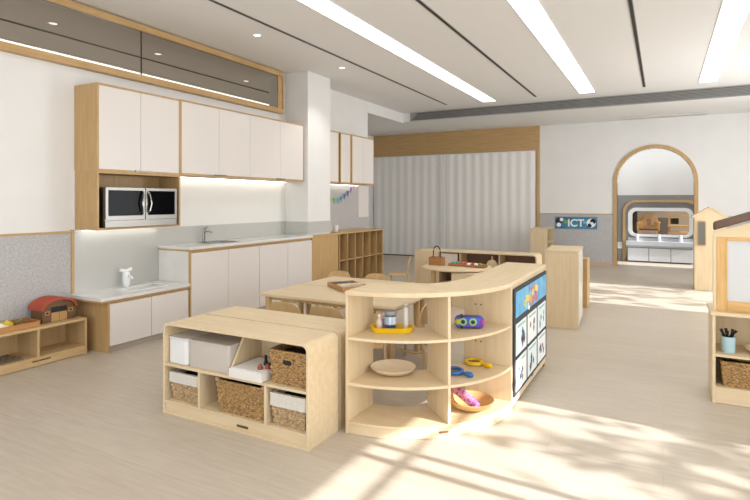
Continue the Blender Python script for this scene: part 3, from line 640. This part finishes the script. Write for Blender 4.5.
# ------------------------------------------------------------------ tables and chairs
def table(label, loc, W, D, H, legs=True):
    t = thing('play_table', label, 'table', loc, 0, 'rectangular tables pushed together')
    obj('tabletop', MB().prism(rrect(0, W, 0, D, .025, 4), 'z', H - .028, H), MX, t, bev=.004)
    obj('apron', MB().ring([(.06, .06), (W - .06, .06), (W - .06, D - .06), (.06, D - .06)], [(.078, .078), (W - .078, .078), (W - .078, D - .078), (.078, D - .078)], 'z', H - .065, H - .0285), CHAIRW, t)
    for x in (.065, W - .065):
        for y in (.065, D - .065): obj('leg', MB().tube([(x, y, 0), (x, y, H - .0285)], [.025, .032], 14), CHAIRW, t, smooth=True)
    return t
TH = .55
t1 = table('maple table closest to the storage shelves, chairs tucked under it', (-3.48, 4.08, 0), 1.48, .665, TH)
dup(t1, (-3.48, 4.755, 0), 0, 'maple table on the cubby side of the pushed-together pair')
def chair_proto(label, loc, rz):
    t = thing('child_chair', label, 'chair', loc, rz, 'bentwood children chairs')   # faces +y, back at -y
    obj('seat', MB().prism(rrect(-.155, .155, -.14, .16, .05, 6), 'z', .272, .288), CHAIRW, t, bev=.004)
    n = 40; out, inn = [], []
    for i in range(n):
        a = 2 * PI * i / n; ca, sa = math.cos(a), math.sin(a)
        x = .168 * math.copysign(abs(ca) ** .55, ca); z = .445 + (.115 * sa ** .8 if sa >= 0 else -.075 * abs(sa) ** .4)
        out.append((x, z)); inn.append((.05 * ca, .455 + .017 * sa))
    bend = lambda x, z: -.15 - (z - .30) * .16 + .9 * x * x
    mb = MB(); rows = []
    for f in (0, .34, .67, 1): rows.append([(o[0] * (1 - f) + q[0] * f, o[1] * (1 - f) + q[1] * f) for o, q in zip(out, inn)])
    V = [[[mb.bm.verts.new((x, bend(x, z) + d, z)) for x, z in r] for r in rows] for d in (0, .012)]
    for i in range(n):
        j = (i + 1) % n
        for k in range(3):
            mb.bm.faces.new((V[0][k][i], V[0][k][j], V[0][k + 1][j], V[0][k + 1][i])); mb.bm.faces.new((V[1][k][j], V[1][k][i], V[1][k + 1][i], V[1][k + 1][j]))
        for k in (0, 3): mb.bm.faces.new((V[0][k][i], V[1][k][i], V[1][k][j], V[0][k][j]))
    obj('backrest', mb, CHAIRW, t, smooth=True)
    for s in (-1, 1):
        obj('leg', MB().tube([(s * .14, -.175, 0), (s * .135, -.15, .20), (s * .132, -.128, .30), (s * .128, -.142, .40)], .0125, 10), CHAIRW, t, smooth=True)
        obj('leg', MB().tube([(s * .14, .15, 0), (s * .132, .13, .272)], .0125, 10), CHAIRW, t, smooth=True)
        obj('stretcher', MB().tube([(s * .137, -.16, .13), (s * .136, .142, .13)], .008, 8), CHAIRW, t, smooth=True)
    return t
ch = chair_proto('bentwood child chair tucked under the table end nearer the tall cabinets', (-2.96, 3.96, 0), 0)
dup(ch, (-2.52, 3.96, 0), 0, 'bentwood child chair tucked under the table beside the curved shelf end')
dup(ch, (-1.985, 4.42, 0), PI / 2, 'bentwood child chair at the table end behind the yellow tray')
dup(ch, (-2.14, 3.86, 0), .5, 'bentwood child chair behind the wooden plate of the curved shelf')
dup(ch, (-3.62, 5.62, 0), PI, 'bentwood child chair on the far table side, in front of the cubbies')
dup(ch, (-3.08, 5.62, 0), PI, 'bentwood child chair on the far table side, beside the one facing the cubbies')
dup(ch, (-3.74, 7.78, 0), 1.98, 'bentwood child chair seen edge-on near the low far shelf end')
t = thing('cube_stool', 'maple cube stool with an oval hand hole under the round table', 'stool', (-2.33, 7.02, 0), .08)
obj('front_panel', MB().ring(rrect(-.24, .24, .0, .44, .02, 6), [(.07 * math.cos(PI + PI / 4 + 2 * PI * (i + .5) / 28), .33 + .03 * math.sin(PI + PI / 4 + 2 * PI * (i + .5) / 28)) for i in range(28)], 'y', 0, .018), MZ, t)
obj('box', MB().box(-.24, .24, .019, .3, 0, .02).box(-.24, -.222, .019, .3, .02, .44).box(.222, .24, .019, .3, .02, .44).box(-.222, .222, .282, .3, .02, .44), MZ, t)
obj('seat', MB().box(-.24, .24, .0, .3, .441, .458), MX, t, bev=.003)
t = thing('picture_box', 'shallow open wooden box with dark and tan cards on the table', 'box', (-2.86, 4.74, TH + .001), -.62)
obj('base', MB().box(-.21, .21, -.15, .15, 0, .008), ORANGE, t)
obj('rim', MB().ring([(-.21, -.15), (.21, -.15), (.21, .15), (-.21, .15)], [(-.197, -.137), (.197, -.137), (.197, .137), (-.197, .137)], 'z', 0, .045), wood('box_wood', (196, 150, 100), (170, 122, 76), 'x'), t, bev=.002)
obj('partition', MB().box(-.03, -.018, -.137, .137, .008, .04), ORANGE, t)
obj('card', MB().box(-.19, -.04, -.125, .125, .03, .04), noisecol('dark_card', (40, 34, 48), (150, 130, 120), nscale=11, lo=.5, hi=.6), t)
obj('card', MB().box(-.01, .10, -.125, .125, .03, .05), noisecol('tan_card', (214, 176, 120), (232, 210, 170), nscale=12), t)
obj('card', MB().box(.11, .19, -.125, .125, .03, .04), noisecol('grey_card', (150, 142, 124), (190, 180, 160), nscale=14), t)

# ------------------------------------------------------------------ round table and things on it
RT = (-2.66, 7.47); RH = .50
t = thing('round_table', 'small round maple table standing before the low far shelf', 'table', (RT[0], RT[1], 0))
obj('tabletop', MB().lathe([(.49, RH - .03), (.505, RH - .025), (.505, RH - .006), (.495, RH)], seg=48), MX, t, smooth=True)
for a in (.6, 1.9, 3.2, 3.95): obj('leg', MB().tube([(.36 * math.cos(a), .36 * math.sin(a), 0), (.36 * math.cos(a), .36 * math.sin(a), RH - .031)], [.024, .03], 12), CHAIRW, t, smooth=True)
t = thing('handled_basket', 'small brown box basket with a tall black loop handle on the round table', 'basket', (RT[0] - .30, RT[1] - .02, RH))
obj('body', MB().ring(rrect(-.11, .11, -.07, .07, .02), rrect(-.10, .10, -.06, .06, .015), 'z', 0, .12), wood('brown_box', (176, 126, 74), (150, 102, 56), 'x'), t, bev=.003)
obj('bottom', MB().box(-.10, .10, -.06, .06, 0, .01), ORANGE, t)
obj('handle', MB().tube([(-.055, 0, .10)] + [(-.055 * math.cos(PI * i / 10), 0, .19 + .09 * math.sin(PI * i / 10)) for i in range(11)] + [(.055, 0, .10)], .008, 8), BLACK, t, smooth=True)
for x, y, lab, cols in ((.02, .06, 'wooden tray with red and teal pieces beside the handled basket', ((.0, TEAL), (.06, TEAL), (.12, RED), (.17, RED))), (.29, .0, 'wooden tray with white and brown pieces at the open side of the round table', ((-.02, WHITE), (.04, RED), (.09, WHITE), (.14, GREEN)))):
    tr = thing('sorting_tray', lab, 'tray', (RT[0] + x - .03, RT[1] + y, RH), 0, 'trays on the round table')
    obj('base', MB().box(-.11, .18, -.08, .08, 0, .008), ORANGE, tr); obj('rim', MB().ring([(-.11, -.08), (.18, -.08), (.18, .08), (-.11, .08)], [(-.10, -.07), (.17, -.07), (.17, .07), (-.10, .07)], 'z', 0, .035), wood('tray_rim', (190, 132, 80), (160, 104, 58), 'x'), tr)
    for k, (px, mm) in enumerate(cols):
        cn = {TEAL.name: 'teal', RED.name: 'red', WHITE.name: 'white', GREEN.name: 'green'}[mm.name]
        single('sorting_piece', '%s rounded piece number %s in the %s' % (cn, ('one', 'two', 'three', 'four')[k], 'tray next to the handled basket' if x < .1 else 'outer tray of the round table'), 'toy', MB().ball((0, 0, .026), .026, .035, .026, 12), mm, (RT[0] + x - .03 + px - .05, RT[1] + y + (.02 if k % 2 else -.02), RH + .008), 0, 'pieces on the round table trays', smooth=True)

# ------------------------------------------------------------------ far low shelf
LX0, LX1, LY = -3.74, -1.70, 8.38
t = thing('far_low_shelf', 'low maple shelf with a dark interior standing before the folding partition', 'shelf', (LX0, LY, 0)); W = LX1 - LX0
obj('carcass', MB().ring(rrect(0, W, .0, .62, .05, 8, (0, 0, 1, 1)), rrect(.02, W - .02, .02, .60, .03, 8, (0, 0, 1, 1)), 'y', 0, .40), MX, t, bev=.002, smooth=True)
obj('side_door', MB().box(.02, .42, .002, .02, .02, .60), MZ, t)
obj('back_panel', MB().box(.02, W - .02, .37, .38, .02, .60), plain('dark_back', (140, 108, 84), .6), t)
obj('middle_shelf', MB().box(.42, W - .02, .01, .369, .31, .328), MX, t); obj('deck', MB().box(.42, W - .02, .01, .369, .07, .088), MX, t); obj('plinth', MB().box(.42, W - .02, .015, .03, .0, .07), MX, t)
for x in (.42, .80, 1.45): obj('divider', MB().box(x, x + .018, .012, .369, .089, .60), MZ, t)
t = thing('toy_drum', 'round wooden disc toy with a short handle on the far low shelf', 'toy', (LX0 + 1.33, LY + .07, .3295))
obj('disc', MB().lathe([(.085, -.012), (.09, -.008), (.09, .008), (.085, .012)], seg=28).xf(Matrix.Translation((0, 0, .09)) @ Matrix.Rotation(PI / 2, 4, 'X')), MX, t, smooth=True)
obj('handle', MB().tube([(0, 0, .178), (0, 0, .235)], .010, 10), MX, t, smooth=True)
single('picture_sheet', 'pale printed sheet propped in the far low shelf behind the round table', 'sheet', MB().box(0, .30, 0, .006, 0, .25), plain('sheet_pale', (222, 212, 204)), (LX0 + .46, LY + .04, .3295))

# ------------------------------------------------------------------ tall narrow cabinets
def tall_cab(label, loc, rz, W, D, H, openside):
    t = thing('tall_cabinet', label, 'cabinet', loc, rz, 'tall narrow maple cabinets')
    obj('front_panel', MB().box(0, W, 0, .02, 0, H - .021), MZ, t, bev=.003)
    obj('rear_panel', MB().box(0, W, D - .02, D, 0, H - .021), MZ, t, bev=.003)
    obj('top', MB().prism(rrect(-.004, W + .004, -.004, D + .004, .015, 3), 'z', H - .02, H), MX, t, bev=.003)
    obj('back_panel', MB().box(0, .012, .021, D - .021, 0, H - .022), MZ, t)
    if openside:
        for z in (.06, .30, .55): obj('shelf', MB().box(.013, W - .005, .021, D - .021, z, z + .018), MX, t)
    else:
        obj('side_board', MB().box(W - .014, W - .004, .021, D - .021, .02, H - .022), plain('whitish_panel', (226, 226, 222), .25), t)['label'] = 'glossy whitish panel'  # side panel in one even whitish colour
    return t
tall_cab('tall narrow maple cabinet with a whitish panel on its side past the pinboard', (-1.2, 6.38, 0), R(3.8), .365, .74, .885, False)
tc = tall_cab('tall narrow maple cabinet with open shelves against the folding door end', (-2.52, 11.75, 0), 0, .36, .82, .865, True)
for k, (z, lab, c) in enumerate(((.08, 'brown', (120, 92, 66)), (.32, 'tan', (170, 140, 104)), (.57, 'grey', (120, 116, 112)))):
    single('storage_box', '%s box on one shelf of the tall cabinet by the folding door' % lab, 'box', MB().box(0, .2, 0, .5, 0, .16), plain('sbox_' + lab, c), (-2.52 + .06, 11.75 + .1, z - .0005), 0, 'boxes in the far tall cabinet', bev=.005)
t = thing('small_shelf', 'low oak shelf end peeking out behind the tall narrow cabinet', 'shelf', (-1.42, 7.72, 0))
obj('body', MB().box(0, .52, 0, .26, .02, .65), OZ, t, bev=.003); obj('top', MB().box(-.005, .525, -.005, .265, .65, .67), OX, t, bev=.003); obj('plinth', MB().box(.01, .51, .01, .25, 0, .02), OX, t)

# ------------------------------------------------------------------ sign on the back wall
t = thing('sign', 'blue ICT sign on the grey terrazzo of the back wall', 'sign', (-1.76, YB - .013, .95))
obj('board', MB().box(-.455, .455, -.008, 0, -.135, .135), noisecol('sign_blue', (40, 96, 140), (70, 150, 186), nscale=5), t)
obj('edge', MB().ring([(-.46, -.14), (.46, -.14), (.46, .14), (-.46, .14)], [(-.445, -.125), (.445, -.125), (.445, .125), (-.445, .125)], 'y', -.01, -.008), plain('sign_edge', (110, 130, 150)), t)
cu = bpy.data.curves.new('lettering', 'FONT'); cu.body = 'ICT'; cu.size = .23; cu.extrude = .003; cu.align_x = 'CENTER'; cu.offset = .006
cu.materials.append(plain('sign_white', (236, 238, 230)))
tmp = bpy.data.objects.new('lettering_curve', cu); C.objects.link(tmp); bpy.context.view_layer.update()
lm = bpy.data.meshes.new_from_object(tmp.evaluated_get(bpy.context.evaluated_depsgraph_get())); bpy.data.objects.remove(tmp)
lt_ = bpy.data.objects.new('lettering', lm); C.objects.link(lt_); lt_.parent = t; lt_.rotation_euler = (PI / 2, 0, 0); lt_.location = (0, -.011, -.08); lt_['label'] = 'white letters ICT'
def disc(x, z, r, m, nm='emblem', y=-.0085): obj(nm, MB().lathe([(r, 0), (r * .97, .003)], seg=20).xf(Matrix.Translation((x, y, z)) @ Matrix.Rotation(PI / 2, 4, 'X')), m, t)
disc(-.37, .04, .075, BLACK); disc(-.31, .07, .04, WHITE, y=-.012); disc(-.37, -.05, .05, WHITE, y=-.012); disc(-.22, .02, .045, plain('sign_green', (110, 160, 80)))
disc(.33, .0, .10, WHITE); disc(.37, .04, .06, BLACK, y=-.012); disc(.30, -.05, .045, BLACK, y=-.012); disc(.35, -.01, .035, WHITE, y=-.015); disc(.19, .01, .03, plain('sign_teal', (120, 190, 200)))

# ------------------------------------------------------------------ washroom: trough basin, taps, furniture seen through the opening
t = thing('wash_basin_unit', 'white wash unit with three doors in the oak surround beyond the arch', 'wash unit', (0, YC, 0))
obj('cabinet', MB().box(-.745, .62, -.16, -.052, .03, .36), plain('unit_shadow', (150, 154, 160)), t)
for k in range(3): obj('door', MB().box(-.74 + k * .454, -.304 + k * .454, -.172, -.161, .035, .335), plain('door_pale', (214, 219, 226), .35), t, bev=.003)
obj('counter', MB().box(-.78, .655, -.20, -.052, .40, .50), plain('counter_grey', (206, 210, 216), .3), t, bev=.006)
obj('counter_lip', MB().box(-.77, .645, -.19, -.052, .362, .40), plain('lip_grey', (170, 176, 184), .3), t)
obj('splash_rail', MB().box(-.74, .615, -.07, -.052, .50, .58), plain('splash_pale', (172, 176, 180), .35), t)
for k, x in enumerate((-.54, -.08, .36)):
    tp = thing('basin_tap', 'white tap %s on the wash unit' % ('closest to the arch frame beside the sign', 'in the middle', 'closest to the gabled play stand')[k], 'tap', (x, YC - .13, .5015), 0, 'white taps on the wash unit')
    obj('body', MB().lathe([(.035, 0), (.032, .10), (.02, .13)]), WHITE, tp, smooth=True); obj('spout', MB().tube([(0, 0, .10), (0, -.06, .11), (0, -.07, .09)], .018), WHITE, tp, smooth=True); obj('handle', MB().ball((0, 0, .145), .03, .03, .018), WHITE, tp)
def armchair(label, loc):
    t = thing('armchair', label, 'chair', loc)
    obj('seat', MB().box(-.22, .22, -.2, .2, .68, .72), plain('seat_brown', (110, 62, 44)), t, bev=.01)
    for x in (-.20, .20):
        for y in (-.18, .18): obj('leg', MB().box(x - .025, x + .025, y - .025, y + .025, 0, .68 if y < 0 else .9), PINE, t)
    obj('backrest', MB().ring(rrect(-.23, .23, .74, 1.06, .15, 8, (0, 0, 1, 1)), rrect(-.13, .13, .80, .97, .05, 8), 'y', .17, .20), PINE, t)
    obj('splat', MB().box(-.05, .05, .175, .195, .80, .97), ORANGE, t)
    for x in (-.25, .25): obj('armrest', MB().box(x - .03, x + .03, -.2, .2, .86, .89).box(x - .02, x + .02, -.2, -.16, .68, .86), PINE, t)
armchair('tall wooden armchair seen through the opening above the wash unit', (-.34, 16.0, 0))
t = thing('wooden_stand', 'wooden stand with a tray and toys seen through the wash opening', 'stand', (.36, 16.0, 0))
for x in (-.22, .25): obj('post', MB().box(x - .02, x + .02, -.02, .02, 0, 1.05), PINE, t)
obj('tray', MB().box(-.25, .28, -.15, .15, .78, .82).box(-.25, .28, -.15, .15, .62, .65), PINEX, t); obj('panel', MB().box(-.18, .0, .03, .05, .85, 1.0), DARK, t); obj('crossbar', MB().box(-.25, .28, -.02, .02, 1.05, 1.09), PINEX, t)
single('dark_cabinet', 'dark cabinet in the corner seen through the wash opening', 'cabinet', MB().box(-.3, .1, -.2, .2, 0, 1.35), plain('dark_wood', (70, 60, 54)), (-.72, 16.3, 0), bev=.01)
single('grey_locker', 'grey locker between the armchair and the stand through the wash opening', 'cabinet', MB().box(-.16, .16, -.2, .2, 0, 1.0), plain('locker_grey', (112, 104, 100)), (.03, 16.9, 0), bev=.01)

# ------------------------------------------------------------------ shelf with gabled board at the edge of the picture
GX, GY, GW = .312, 4.54, 1.2
t = thing('play_stand', 'maple shelf topped by a gabled white board with a brown roof', 'shelf', (GX, GY, 0))
for x in (0, GW - .02): obj('side_panel', MB().box(x, x + .02, 0, .38, 0, .63), MZ, t, bev=.003)
obj('top', MB().box(-.012, GW + .012, -.012, .392, .63, .655), MX, t, bev=.003)
obj('shelf', MB().box(.02, GW - .02, .004, .36, .335, .353), MX, t); obj('deck', MB().box(.02, GW - .02, .004, .36, .10, .118), MX, t); obj('plinth', MB().box(.02, GW - .02, .006, .022, .004, .10), MX, t)
obj('back_panel', MB().box(.02, GW - .02, .362, .372, .118, .63), MZ, t)
obj('divider', MB().box(.58, .598, .01, .361, .118, .63), MZ, t)
pk = 1.235 + .35 * (GW / 2)
gp = lambda inset, zb: None
obj('gable_panel', MB().prism([(.01, 1.19), (GW - .01, 1.19), (GW - .01, 1.225), (GW / 2, pk - .03), (.01, 1.225)], 'y', .055, .085), MX, t)
for x0, x1 in ((.03, .095), (GW - .095, GW - .03)): obj('post', MB().box(x0, x1, .05, .09, .655, 1.19), PINE, t, bev=.003)
for x in (.008, GW - .03): obj('stile', MB().box(x, x + .022, .052, .088, .655, 1.19), MZ, t, bev=.003)
obj('rail', MB().box(.095, GW - .095, .05, .09, .655, .73), PINEX, t, bev=.003); obj('rail', MB().box(.095, GW - .095, .05, .09, 1.165, 1.19), PINEX, t, bev=.003)
obj('board', MB().box(.095, GW - .095, .065, .08, .73, 1.165), plain('board_white', (206, 207, 208), .3), t)
for s in (0, 1):
    a = [(.012, 1.237), (GW / 2, pk), (GW / 2, pk + .06), (.012, 1.297)] if not s else [(GW - .012, 1.237), (GW / 2, pk), (GW / 2, pk + .06), (GW - .012, 1.297)]
    obj('roof_slope', MB().prism(a, 'y', .035, .12), BROWN, t, bev=.012)
t = thing('utensil_cup', 'light blue cup of black-handled utensils on the play stand shelf', 'cup', (GX + .105, GY + .10, .3545))
obj('body', MB().lathe([(.040, 0), (.042, .004), (.046, .115), (.042, .115), (.037, .008), (.001, .008)]), LBLUE, t, smooth=True)
for k in range(7):
    a = k * .9; r = .022
    single('utensil', 'black-handled utensil standing in the light blue cup', 'utensil', MB().tube([(0, 0, 0), (.01 * math.cos(a), .01 * math.sin(a), .10), (.036 * math.cos(a), .036 * math.sin(a), .15)], [.004, .008, .011], 8), BLACK, (GX + .105 + r * .6 * math.cos(a), GY + .10 + r * .6 * math.sin(a), .364), 0, 'utensils in the light blue cup', smooth=True)
dish('wooden_dish', 'pale wooden dish on the play stand shelf beside the blue cup', (GX + .33, GY + .16, .3545), .12, .035, .008, MX)
basket('wicker basket on the bottom level of the play stand', (GX + .24, GY + .15, .1195), .37, .24, .175, WICK)
single('green_cloth', 'folded olive cloth lying on top of the wicker basket', 'cloth', MB().prism(rrect(-.13, .13, -.08, .08, .03), 'z', 0, .012), plain('olive_cloth', (120, 110, 40), .9), (GX + .27, GY + .16, .304), .1, bev=.004)
# second gabled stand farther away
t = thing('gabled_stand', 'narrow gabled wooden play stand with a small mirror behind the white board', 'play stand', (.45, 10.15, 0)); W = .44
obj('panel', MB().prism([(0, 0), (W, 0), (W, 1.19), (W / 2, 1.335), (0, 1.19)], 'y', 0, .03), MZ, t, bev=.004)
obj('side_panel', MB().box(0, .02, .031, .4, 0, 1.14), MZ, t, bev=.003); obj('side_panel', MB().box(W - .02, W, .031, .4, 0, 1.14), MZ, t, bev=.003)
obj('mirror_frame', MB().ring(rrect(.035, .165, .72, 1.13, .03), rrect(.05, .15, .74, 1.11, .02), 'y', -.012, -.001), OZ, t); obj('mirror', MB().box(.05, .15, -.006, -.001, .74, 1.11), STEEL, t)
obj('roof', MB().prism([(-.03, 1.17), (W / 2, 1.335), (W / 2, 1.36), (-.03, 1.195)], 'y', -.01, .42).prism([(W + .03, 1.17), (W / 2, 1.335), (W / 2, 1.36), (W + .03, 1.195)], 'y', -.01, .42), MX, t)

# ------------------------------------------------------------------ trees outside the windows (they dapple the sunlight)
LEAF = noisecol('leaf', (90, 120, 60), (60, 92, 40), nscale=3); BARK = noisecol('bark', (110, 90, 70), (80, 64, 50), nscale=6)
def tree(label, cx, pts_fn, n, seed):
    random.seed(seed)
    t = thing('tree', label, 'tree', (cx, 0, 0), 0, 'trees outside')
    mb = MB(); ys = []
    for k in range(n):
        f0, fy = pts_fn(); x = cx + random.uniform(-1, 1)
        z = (x - f0) * SUN_TAN; y = fy - .055 * (x - f0); ys.append(y)
        for q in range(random.randint(2, 4)):
            a, b = random.uniform(.05, .12), random.uniform(.025, .05)
            M = Matrix.Translation((x - cx + random.uniform(-.12, .12), y + random.uniform(-.22, .22), z + random.uniform(-.1, .1))) @ Matrix.Rotation(random.uniform(-.9, .9), 4, 'X') @ Matrix.Rotation(random.uniform(-.6, .6), 4, 'Z')
            vs_ = [mb.bm.verts.new(M @ Vector(p)) for p in ((0, -a, 0), (.01, -a * .4, b), (.01, a * .4, b * .9), (0, a, 0), (-.01, a * .4, -b), (-.01, -a * .4, -b))]
            mb.bm.faces.new(vs_)
    o = obj('foliage', mb, LEAF, t); o['kind'] = 'stuff'
    ym = sum(ys) / len(ys)
    obj('trunk', MB().tube([(1.4, ym + 3.2, 0), (1.3, ym + 3.1, 2.5), (.8, ym + 2.2, 4.2), (.3, ym + .6, 4.6)], [.14, .11, .07, .03], 10), BARK, t, smooth=True)
tree('leafy tree outside the near window', 9.0, lambda: (random.triangular(-1.0, 1.8, .3), random.triangular(2.7, 4.0, 3.3)), 52, 5)
tree('leafy tree outside the far window', 9.0, lambda: (random.uniform(-1.3, 3.0), random.uniform(8.5, 10.6)), 110, 9)
